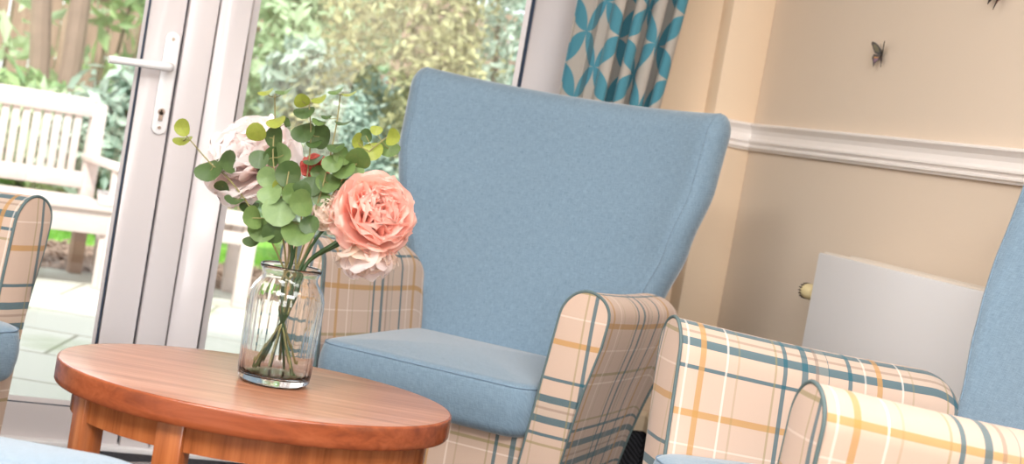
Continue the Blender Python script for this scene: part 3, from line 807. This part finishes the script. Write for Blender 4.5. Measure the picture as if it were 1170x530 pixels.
# ------------------------------------------------------------------ flowers and foliage in the vase
DV = (vb-EYE).dot(FWD)
PXM = DV/F
ZV = Vector((vb.x, vb.y, ZT))
def vpt(px, py, dd=0): return at_D(px, py, DV+dd)
def stem_pts(ctrl, n=22):
    # catmull-rom
    c = [ctrl[0]]+list(ctrl)+[ctrl[-1]]; out = []
    for i in range(1, len(c)-2):
        for k in range(n//(len(ctrl)-1)+1):
            t = k/(n//(len(ctrl)-1)+1); p0, p1, p2, p3 = c[i-1], c[i], c[i+1], c[i+2]
            out.append(.5*((2*p1)+(-p0+p2)*t+(2*p0-5*p1+4*p2-p3)*t*t+(-p0+3*p1-3*p2+p3)*t**3))
    out.append(ctrl[-1]); return out
def in_vase(a, r, z): return Vector((vb.x+r*math.cos(a), vb.y+r*math.sin(a), ZT+z))
def leaf_mesh():
    w = MB(); n, m = 6, 14; rows = []
    for i in range(n+1):
        t = i/n; row = []
        for j in range(m):
            a = 2*PI*j/m; r = t
            x, y = r*math.cos(a), r*math.sin(a)*1.0
            if y < -.75: y = y*.97
            z = .06*x*x-.16*y*y*(1 if y > 0 else .4)+.22*abs(x)
            row.append((x, y, z))
        rows.append(row)
    w.grid(rows[1:], closed_v=True); w.fan(rows[1], flip=True)
    return w
def frame_to_matrix(c, xa, ya, na, s):
    m = Matrix((( xa.x*s, ya.x*s, na.x*s, c.x), (xa.y*s, ya.y*s, na.y*s, c.y), (xa.z*s, ya.z*s, na.z*s, c.z), (0, 0, 0, 1)))
    return m
LEAF = {}
def leaf(parent, base, px, py, rx, ry, kind, dd):
    """oval leaf seen rx by ry px, tilted in space"""
    if kind not in LEAF:
        tmp = leaf_mesh().build('leaf', M['euc_'+kind], None, angle=180); LEAF[kind] = tmp.data; bpy.data.objects.remove(tmp)
    c = vpt(px, py, dd)
    rmaj = max(rx, ry)*PXM*1.05; k = min(1, min(rx, ry)/max(rx, ry)); tilt = math.acos(max(.22, k*.96))*random.choice((1, 1, -1))
    ia = (0 if rx >= ry else PI/2)+random.uniform(-.35, .35)
    ax_ = RIGHT*math.cos(ia)+DOWN*math.sin(ia)
    vn = -FWD
    nrm = (Matrix.Rotation(tilt, 3, ax_) @ vn).normalized()
    if nrm.z < 0 and random.random() < .5: nrm = (Matrix.Rotation(-tilt, 3, ax_) @ vn).normalized()
    ya = nrm.cross(ax_).normalized(); 
    o = bpy.data.objects.new('leaf', LEAF[kind]); COL.objects.link(o); o.parent = parent
    o.matrix_local = frame_to_matrix(c-base, ax_, ya, nrm, rmaj)
    return c
def sprig(label, ctrl_px, leaves, a0, dd=0, z0=.03, r0=.035):
    base = ZV.copy()
    root = empty('eucalyptus_sprig', base, label=label, cat='eucalyptus', group='eucalyptus sprigs in the vase')
    mouth = ctrl_px[0]
    pts = [in_vase(a0, r0, z0), in_vase(a0+PI, .012, .13)]+[vpt(*q) for q in ctrl_px]
    pl = stem_pts(pts, 30)
    w = MB(); w.tube([p-base for p in pl], lambda t: .0019*(1-.5*t), 6); w.build('stem', M['stem_thin'], root)
    for (x, y, rx, ry, kd) in leaves:
        d_ = dd+random.uniform(-.014, .014)
        c = leaf(root, base, x, y, rx, ry, kd, d_)
        # short petiole to nearest stem point
        q = min(pl, key=lambda p: (p-c).length)
        if (q-c).length > .004:
            t = MB(); t.tube([q-base, (q+c)/2-base+Vector((0, 0, -.002)), c-base], .0007, 5); t.build('leaf_stalk', M['stem_thin'], root)
sprig('eucalyptus sprig reaching furthest left across the white door frame', [(318, 292, 0), (292, 246, -.01), (262, 205, -.01), (240, 186, -.01), (214, 156, -.01)],
      [(208, 146, 8, 10, 'y'), (209, 161, 11, 6, 'y'), (240, 195, 17, 13, 'd'), (261, 185, 8, 13, 'd'), (254, 213, 9, 6, 'd'), (269, 228, 12, 6, 'd'), (285, 237, 11, 7, 'd')], 2.0, -.01)
sprig('upright eucalyptus sprig in front of the large blush peony', [(326, 292, 0), (318, 240, -.03), (312, 180, -.045), (314, 140, -.03), (314, 108, -.02)],
      [(304, 106, 9, 4, 'y'), (325, 105, 10, 4, 'g'), (328, 140, 3, 5, 'd'), (316, 140, 11, 7, 'y'), (293, 151, 11, 10, 'y'), (313, 157, 9, 13, 'd'), (296, 182, 11, 11, 'd'), (310, 179, 8, 11, 'd'), (324, 177, 9, 14, 't'), (305, 203, 11, 12, 't'), (327, 139, 4, 6, 'g')], 1.2, -.045)
sprig('drooping eucalyptus sprig with the biggest pale leaves over the vase mouth', [(330, 294, -.03), (328, 262, -.06), (326, 225, -.075), (330, 196, -.075)],
      [(329, 199, 14, 15, 'd'), (320, 212, 8, 8, 'y'), (309, 222, 14, 12, 't'), (320, 241, 19, 18, 't'), (344, 232, 12, 15, 'g'), (300, 263, 16, 14, 'g'), (340, 267, 18, 14, 'g'), (289, 275, 11, 7, 'd'), (288, 249, 9, 13, 'g'), (354, 257, 11, 11, 'd'), (345, 218, 11, 11, 'd'), (312, 266, 12, 12, 'd'), (333, 222, 10, 12, 'g')], .2, -.075)
sprig('tall eucalyptus sprig topped by two olive leaves near the photo centre of the bunch', [(338, 292, 0), (348, 225, 0), (355, 160, 0), (353, 118, 0)],
      [(345, 115, 9, 7, 'y'), (365, 114, 9, 5, 'y'), (348, 129, 12, 8, 'd'), (364, 140, 8, 4, 'g'), (347, 152, 14, 12, 'd'), (365, 156, 12, 14, 'd'), (359, 165, 9, 5, 'd'), (359, 184, 12, 5, 'd'), (356, 213, 12, 12, 'd'), (364, 197, 9, 9, 'g')], 3.2, 0)
sprig('slender eucalyptus sprig with narrow leaves left of the armchair back', [(343, 293, 0), (368, 215, -.01), (383, 150, -.01), (389, 108, -.01)],
      [(384, 105, 9, 4, 'g'), (399, 108, 9, 3, 'y'), (373, 134, 6, 3, 'd'), (392, 141, 9, 3, 'd'), (384, 169, 10, 6, 'd'), (390, 178, 9, 11, 'g'), (380, 187, 12, 11, 'g'), (375, 209, 14, 12, 'g'), (367, 226, 10, 10, 'g')], 4.2, -.01)
sprig('eucalyptus sprig of lime leaves above the coral peony', [(347, 294, 0), (380, 222, -.005), (412, 182, -.005), (443, 156, -.005)],
      [(409, 163, 6, 11, 'y'), (426, 173, 12, 11, 'y'), (410, 181, 14, 11, 'g'), (418, 155, 7, 8, 'd'), (430, 149, 7, 6, 'y'), (449, 157, 8, 10, 'y'), (444, 170, 13, 10, 'g'), (392, 194, 14, 11, 'g'), (407, 196, 9, 8, 't'), (394, 212, 10, 9, 'd')], 5.2, -.005)

def petal_mesh(cup=.5, ruffle=.12, width=.62, seedv=0):
    rnd = random.Random(seedv); w = MB(); n, m = 10, 11; rows = []; ph = rnd.uniform(0, 6)
    for i in range(n+1):
        t = i/n; row = []
        wid = width*(math.sin(PI*(.08+.72*t**.8)))**.75*(1 if t < .85 else 1-.35*((t-.85)/.15)**2)
        for j in range(m+1):
            s = -1+2*j/m
            x = s*wid; y = t*(1-.10*s*s*t)+.045*t*t*math.sin(s*7+ph)
            z = cup*(t**1.6)*.45+cup*.55*s*s*wid*wid*1.4+ruffle*t**3*math.sin(s*5.5+ph)*.6-.10*t**6
            row.append((x, y, z))
        rows.append(row)
    w.grid(rows, uv=lambda a, b: (b/m, a/n)); return w
PET = {}
def petal_data(mat, variant, cup):
    key = (mat, variant, cup)
    if key not in PET:
        tmp = petal_mesh(cup, .19, .66+.05*variant, variant*7+int(cup*10)).build('petal', M[mat], None, angle=180); PET[key] = tmp.data; bpy.data.objects.remove(tmp)
    return PET[key]
def bloom(root, base, c, axis, Rad, layers, rnd):
    """layers: list of (count, tilt from axis in deg, length, mat, cup, lift)"""
    axis = axis.normalized(); a = Vector((0, 0, 1)) if abs(axis.z) < .9 else Vector((1, 0, 0)); e1 = axis.cross(a).normalized(); e2 = axis.cross(e1)
    fh = empty('bloom', c-base); fh.parent = root
    for (cnt, tilt, ln, mat, cup, lift) in layers:
        off = rnd.uniform(0, 6)
        for k in range(cnt):
            phi = off+2*PI*k/cnt+rnd.uniform(-.22, .22); tt = R(tilt+rnd.uniform(-13, 13))
            rad = e1*math.cos(phi)+e2*math.sin(phi)
            ya = (axis*math.cos(tt)+rad*math.sin(tt)).normalized(); na = (axis*math.sin(tt)-rad*math.cos(tt)).normalized(); xa = ya.cross(na).normalized()
            o = bpy.data.objects.new('petal', petal_data(mat, rnd.randint(0, 3), cup)); COL.objects.link(o); o.parent = fh
            sc = Rad*ln*rnd.uniform(.92, 1.08)
            o.matrix_local = frame_to_matrix(axis*(lift*Rad)+rad*(.06*Rad), xa, ya, na, sc)
    return fh
def peony(label, cpx, Rpx, dd, axis, layers, a0, stem_ctrl, group='peonies in the vase', seedv=1, thick=.0032):
    base = ZV.copy(); rnd = random.Random(seedv)
    root = empty('peony', base, label=label, cat='peony', group=group)
    c = vpt(cpx[0], cpx[1], dd); Rad = Rpx*PXM
    axis = axis.normalized()
    cen = c-axis*Rad*.45
    bloom(root, base, cen, axis, Rad, layers, rnd)
    pl = stem_pts([in_vase(a0, .034, .016), in_vase(a0+PI, .010, .125)]+[vpt(*q) for q in stem_ctrl]+[cen-axis*.012, cen], 26)
    w = MB(); w.tube([p-base for p in pl], thick, 8); w.build('stem', M['stem'], root)
    w = MB(); pts = [cen-base-axis*.014, cen-base-axis*.004, cen-base+axis*.004]; w.tube(pts, lambda t: .003+.007*t, 10); w.build('calyx', M['stem'], root)
    return root
VN = -FWD; UPI = -DOWN
def dirv(x, y, z): return (RIGHT*x+UPI*y+VN*z)
full = lambda a, b: [(6, 100, 1.0, b, .5, -.05), (7, 80, 1.04, b, .6, 0), (7, 60, 1.0, a, .75, .03), (7, 44, .92, a, .8, .08), (6, 32, .84, b, .8, .14), (6, 20, .74, a, .8, .20), (4, 9, .62, a, .8, .24)]
peony('large blush white peony at upper left of the bunch behind the leaves', (283, 178), 53, .035, dirv(-.35, .55, .75), full('pet_white', 'pet_white'), 5.5, [(334, 290, .01), (316, 240, .03)], seedv=3)
peony('large coral pink peony leaning right in front of the armchair', (430, 243), 49, -.015, dirv(.40, .28, .85), full('pet_coral', 'pet_coral'), 2.6, [(350, 302, 0), (385, 276, -.005)], seedv=5)
peony('small deep coral flower half hidden among leaves beside the blush peony', (360, 192), 19, .02, dirv(.2, .5, .8), [(6, 70, 1, 'pet_pink', .7, 0), (5, 40, .9, 'pet_pink', .9, .05), (4, 15, .7, 'pet_pink', 1, .1)], .9, [(336, 290, .01), (352, 235, .02)], seedv=8, thick=.0025)
peony('cream white bud flower tucked left of the coral peony', (377, 245), 24, -.005, dirv(-.35, .2, .85), [(6, 75, 1, 'pet_cream', .7, 0), (5, 45, .95, 'pet_cream', .9, .05), (4, 18, .8, 'pet_cream', 1, .08)], 1.6, [(346, 300, 0), (365, 268, 0)], seedv=11, thick=.0025)
peony('cream white flower drooping below the coral peony', (419, 292), 40, .004, dirv(.05, -.95, .30), [(6, 62, 1.0, 'pet_cream', .6, 0), (5, 38, 1.05, 'pet_white', .8, .0), (4, 16, .95, 'pet_cream', .9, .0)], 2.2, [(349, 303, .004), (382, 282, .006)], seedv=13, thick=.003)

# ------------------------------------------------------------------ garden
tag(boxo('patio', (-8, YD+.11, -.14), (10, 7.25, -.02), M['paving']), kind=S)
tag(boxo('flower_bed', (-10, 7.25, -.16), (12, 8.5, -.03), M['soil']), kind=S)
tag(boxo('lawn', (-12, 8.5, -.16), (14, 30, -.03), M['lawn']), kind=S)
w = MB(); rg = random.Random(4)
for k in range(6000):
    x, y = rg.uniform(-1.5, 7), rg.uniform(8.5, 8.95); h = rg.uniform(.03, .07); a = rg.uniform(0, PI); dx, dy = math.cos(a)*.006, math.sin(a)*.006; lx, ly = rg.uniform(-.02, .02), rg.uniform(-.02, .02)
    w.add([(x-dx, y-dy, -.035), (x+dx, y+dy, -.035), (x+lx, y+ly, h-.03)], [(0, 1, 2)])
tag(w.build('grass_blades', M['blade'], smooth=False, weld=False), 'bright green grass on the lawn behind the garden benches', 'grass', kind='stuff')
w = MB()
for k in range(2600):
    x, y = rg.uniform(-1.5, 6), rg.uniform(7.3, 8.42); s_ = rg.uniform(.012, .04); a = rg.uniform(0, PI); c_, n_ = math.cos(a)*s_, math.sin(a)*s_
    z = -.03+rg.uniform(0, .02)
    w.add([(x-c_, y-n_, z-.01), (x+n_*.5, y-c_*.5, z), (x+c_, y+n_, z+.012), (x-n_*.5, y+c_*.5, z+.006), (x, y, z-.012)], [(0, 1, 2, 3), (0, 4, 1), (1, 4, 2), (2, 4, 3), (3, 4, 0)])
tag(w.build('bark_chippings', M['soil'], smooth=False, weld=False), 'brown bark chippings on the bed behind the garden benches', 'bark chippings', kind='stuff')

def bench(pos, rz, label, Lx=1.5):
    """slatted garden bench; local x to its right end (seen from the house), y to the rear; origin at the right rear foot"""
    b = empty('garden_bench', (pos[0], pos[1], -.02), rz, label, 'bench', 'pale timber garden benches on the patio')
    t = .035; D = .46; zs_ = .36; zt_ = .82
    def bo(name, a, c, mat=M['bench']): return MB().box(a, c).build(name, mat, b, bevel=.005)
    for x in (0, -Lx):
        bo('rear_post', (x-.032, -.03, zs_-.02), (x+.032, .03, zt_-.02)); bo('rear_leg', (x-.030, -.03, 0), (x+.030, .03, zs_-.018), M['bench_dark'])
        bo('front_leg', (x-.032, -D-.03, 0), (x+.032, -D+.03, .53)); bo('armrest', (x-.04, -D-.05, .53), (x+.04, .03, .56))
    bo('top_rail', (-Lx+.03, -.028, zt_-.085), (-.03, .022, zt_)); bo('lower_rail', (-Lx+.03, -.025, zs_+.04), (-.03, .02, zs_+.115)); bo('seat_front_rail', (-Lx+.03, -D-.028, zs_-.115), (-.03, -D+.018, zs_-.012))
    n = 29
    for k in range(n):
        x = lerp(-Lx+.09, -.09, k/(n-1)); MB().box((x-.0165, -.014, zs_+.11), (x+.0165, .010, zt_-.08)).build('back_slat', M['bench'], b, bevel=.003)
    for k in range(5):
        y = -D+.0+k*.096; MB().box((-Lx-.0, y-.045, zs_-.012), (0, y+.04, zs_+.010)).build('seat_slat', M['bench'], b, bevel=.003)
    return b
foot = at_z(90, 312, -.02)
bench((foot.x-.025, foot.y), R(12), 'pale timber slatted garden bench on the patio outside the door, left of the door handle')
f2 = at_z(272, 351, -.02)
gt = empty('garden_table', (f2.x, f2.y, -.02), R(-4), 'low pale timber slatted garden table seen between the door frame and the vase', 'garden table')
for x in (0, -.62):
    for y in (0, .5): MB().box((x-.034, y-.03, 0), (x+.034, y+.03, .375)).build('leg', M['bench'], gt, bevel=.005)
for y in (-.012, .5): MB().box((-.6, y-.012, .285), (-.02, y+.012, .345)).build('side_rail', M['bench'], gt, bevel=.003)
for k in range(7): MB().box((-.68, -.05+k*.087, .372), (.055, .027+k*.087, .395)).build('top_slat', M['bench'], gt, bevel=.004)

def shrub(name, c, rad, n, ls, mat, label, cat='shrub', trunk=True, seedv=0, lump=5, stretch=1.6, group=None):
    rnd = random.Random(seedv); root = empty(name, (c[0], c[1], -.03), label=label, cat=cat, group=group)
    cz = c[2]
    lumps = [(Vector((rnd.gauss(0, .38)*rad[0], rnd.gauss(0, .38)*rad[1], cz+rnd.uniform(-.75, .75)*rad[2])), rnd.uniform(.35, .6)) for _ in range(lump)]
    lumps.append((Vector((0, 0, cz)), .8))
    w = MB()
    for k in range(n):
        lc, lr = rnd.choice(lumps)
        d = Vector((rnd.gauss(0, 1), rnd.gauss(0, 1), rnd.gauss(0, 1))).normalized(); q = rnd.uniform(.55, 1.05)
        p = lc+Vector((d.x*rad[0], d.y*rad[1], d.z*rad[2]))*lr*q
        if p.z < .02: p.z = rnd.uniform(.02, .25)
        nrm = (d+Vector((rnd.gauss(0, .6), rnd.gauss(0, .6), rnd.gauss(.3, .6)))).normalized(); a = nrm.cross(Vector((rnd.gauss(0, 1), rnd.gauss(0, 1), rnd.gauss(0, 1)))).normalized(); b_ = nrm.cross(a)
        s_ = ls*rnd.uniform(.6, 1.3)
        w.add([p-a*s_*stretch, p-b_*s_*.6+nrm*s_*.15, p+a*s_*stretch, p+b_*s_*.6+nrm*s_*.15], [(0, 1, 2, 3)])
    w.build('foliage', mat, root, smooth=False, weld=False)
    w = MB()
    for k in range(5 if trunk else 3):
        a = 2*PI*k/5; tip = rnd.choice(lumps)[0]
        w.tube([(.06*math.cos(a), .06*math.sin(a), 0), (tip.x*.4, tip.y*.4, tip.z*.5), (tip.x, tip.y, tip.z)], lambda t: .03*(1-.7*t), 6)
    w.build('branches', M['twig'], root)
    return root
# low planting behind the left bench, taller shrubs and trees behind
def gx(px, py, Y): return at_Y(px, py, Y).x
G = 'shrubs beyond the patio'
shrub('ground_cover', (gx(0, 110, 9.6), 9.6, .36), (.9, .5, .42), 2600, .05, M['leafD'], 'low leafy ground cover behind the garden bench at far left', 'plant', seedv=21, group=G)
shrub('ground_cover', (gx(90, 110, 9.4), 9.4, .38), (.8, .5, .42), 2600, .05, M['leafA'], 'low bright green planting just behind the right end of the first garden bench', 'plant', seedv=22, group=G)
shrub('leafy_shrub', (gx(140, 120, 9.0), 9.0, .60), (.45, .45, .6), 2200, .045, M['leafB'], 'blue green shrub seen through the door glass beside the door handle', seedv=23, group=G)
shrub('climbing_shrub', (gx(10, 40, 11.5), 11.5, 1.35), (1.1, .35, .8), 170, .07, M['leafA'], 'loose bright green climber on the brown fence at upper left', 'climber', seedv=24, group=G)
shrub('climbing_shrub', (gx(125, 25, 11.2), 11.2, 1.3), (.4, .35, .8), 150, .07, M['leafD'], 'thin pale green climber on the fence left of the door frame', 'climber', seedv=25, group=G)
shrub('leafy_shrub', (gx(320, 60, 10.5), 10.5, 1.15), (.9, .7, 1.2), 5200, .045, M['leafA'], 'pale green leafy shrub behind the top of the eucalyptus', seedv=26, group=G)
shrub('leafy_shrub', (gx(370, 130, 8.9), 8.9, .65), (.6, .5, .65), 4200, .036, M['leafB'], 'blue green shrub behind the flowers left of the armchair', seedv=27, group=G)
shrub('evergreen_shrub', (gx(500, 30, 7.6), 7.8, 1.35), (.62, .55, 1.25), 12000, .022, M['leafC'], 'dense olive evergreen shrub directly above the blue armchair back', seedv=28, lump=9, stretch=1.3, group=G)
shrub('evergreen_shrub', (gx(440, 150, 7.4), 7.6, .55), (.5, .4, .6), 8000, .02, M['leafB'], 'dark blue green evergreen low beside the left edge of the armchair back', seedv=29, lump=7, stretch=1.3, group=G)
shrub('evergreen_shrub', (gx(592, 40, 8.4), 8.4, 1.3), (.42, .5, 1.3), 7000, .024, M['leafB'], 'blue green evergreen against the right edge of the window', seedv=30, lump=7, stretch=1.3, group=G)
shrub('leafy_tree', (gx(430, -60, 15), 15.0, 3.0), (1.7, .8, 1.9), 6000, .07, M['leafA'], 'pale green tree crown highest behind the window pane', 'tree', seedv=31, group=G)
shrub('leafy_tree', (gx(170, 20, 14.6), 14.6, 1.8), (1.0, .6, 1.6), 5000, .07, M['leafD'], 'green tree behind the door frame partly hidden by the flowers', 'tree', seedv=32, group=G)
# fence and trunks
fe = empty('garden_fence', (1.5, 12.6, -.03), label='brown timber board fence at the back of the garden', cat='fence')
w = MB()
for k in range(70):
    x = -7+k*.2; w.box((x, -.012+(.01 if k % 2 else 0), 0), (x+.19, .012+(.01 if k % 2 else 0), 2.1))
w.build('board_panel', M['fence'], fe, smooth=False)
MB().box((-7, -.05, 1.55), (7, -.01, 1.65)).build('rail', M['fence'], fe, smooth=False)
MB().box((-7, -.05, .4), (7, -.01, .5)).build('rail', M['fence'], fe, smooth=False)
for px, lab in ((82, 'slim brown tree trunk in front of the fence above the garden bench'), (60, 'leaning brown tree trunk further left in front of the fence')):
    x = gx(px, 40, 10.8); t = empty('tree_trunk', (x, 10.8, -.03), label=lab, cat='tree trunk')
    w = MB(); w.tube([(0, 0, 0), (.03 if px == 82 else -.06, 0, 1.0), (.02 if px == 82 else -.2, .05, 2.2), (.08, .05, 3.4)], lambda t: .085*(1-.35*t), 10); w.build('trunk', M['bark'], t)
    w = MB(); w.tube([(.02, 0, 1.6), (.3 if px == 82 else -.4, 0, 2.2), (.5 if px == 82 else -.7, .1, 2.8)], lambda t: .035*(1-.5*t), 8); w.build('branch', M['bark'], t)

# ------------------------------------------------------------------ light
wd = bpy.data.worlds.new('sky'); scene.world = wd; wd.use_nodes = True
bg = wd.node_tree.nodes['Background']; bg.inputs[0].default_value = (.86, .93, 1.0, 1); bg.inputs[1].default_value = 2.1
def sun(rot, e, ang):
    d = bpy.data.lights.new('sun', 'SUN'); d.energy = e; d.angle = ang; d.color = (1, .98, .95); o = bpy.data.objects.new('sun', d); COL.objects.link(o); o.rotation_euler = rot
sun((R(38), R(-18), 0), 5.5, R(4))
def area(name, loc, size, e, col=(1, .98, .97), rot=(0, 0, 0)):
    d = bpy.data.lights.new(name, 'AREA'); d.shape = 'RECTANGLE'; d.size, d.size_y = size; d.energy = e; d.color = col
    o = bpy.data.objects.new(name, d); COL.objects.link(o); o.location = loc; o.rotation_euler = rot
area('ceiling_fill', (-1.1, .6, ZC-.03), (1.2, 1.2), 80)  # unseen area lights added under the ceiling as soft room fill
area('ceiling_fill', (.5, -.7, ZC-.03), (1.2, 1.2), 80)
area('ceiling_fill', (.2, 1.9, ZC-.03), (.9, .9), 17)
area('ceiling_fill', (1.2, .5, ZC-.03), (.9, .9), 16)
# added frontal fill light at the unseen back wall opening, behind the camera
area('back_fill', (-1.4, YBK+.02, 1.5), (2.8, 1.5), 74, (1, .98, .96), (R(90), 0, 0))

# ------------------------------------------------------------------ camera
cd = bpy.data.cameras.new('camera'); cd.sensor_fit = 'HORIZONTAL'; cd.sensor_width = 36; cd.lens = F/W*36; cd.clip_start = .05
co = bpy.data.objects.new('camera', cd); COL.objects.link(co)
mt = Matrix(((RIGHT.x, -DOWN.x, -FWD.x, EYE.x), (RIGHT.y, -DOWN.y, -FWD.y, EYE.y), (RIGHT.z, -DOWN.z, -FWD.z, EYE.z), (0, 0, 0, 1)))
co.matrix_world = mt
cd.dof.use_dof = True; cd.dof.focus_distance = 2.55; cd.dof.aperture_fstop = 5.6
scene.camera = co
vs = scene.view_settings; vs.view_transform = 'Standard'; vs.look = 'None'; vs.exposure = 0.5; vs.gamma = 1.0; vs.use_curve_mapping = False
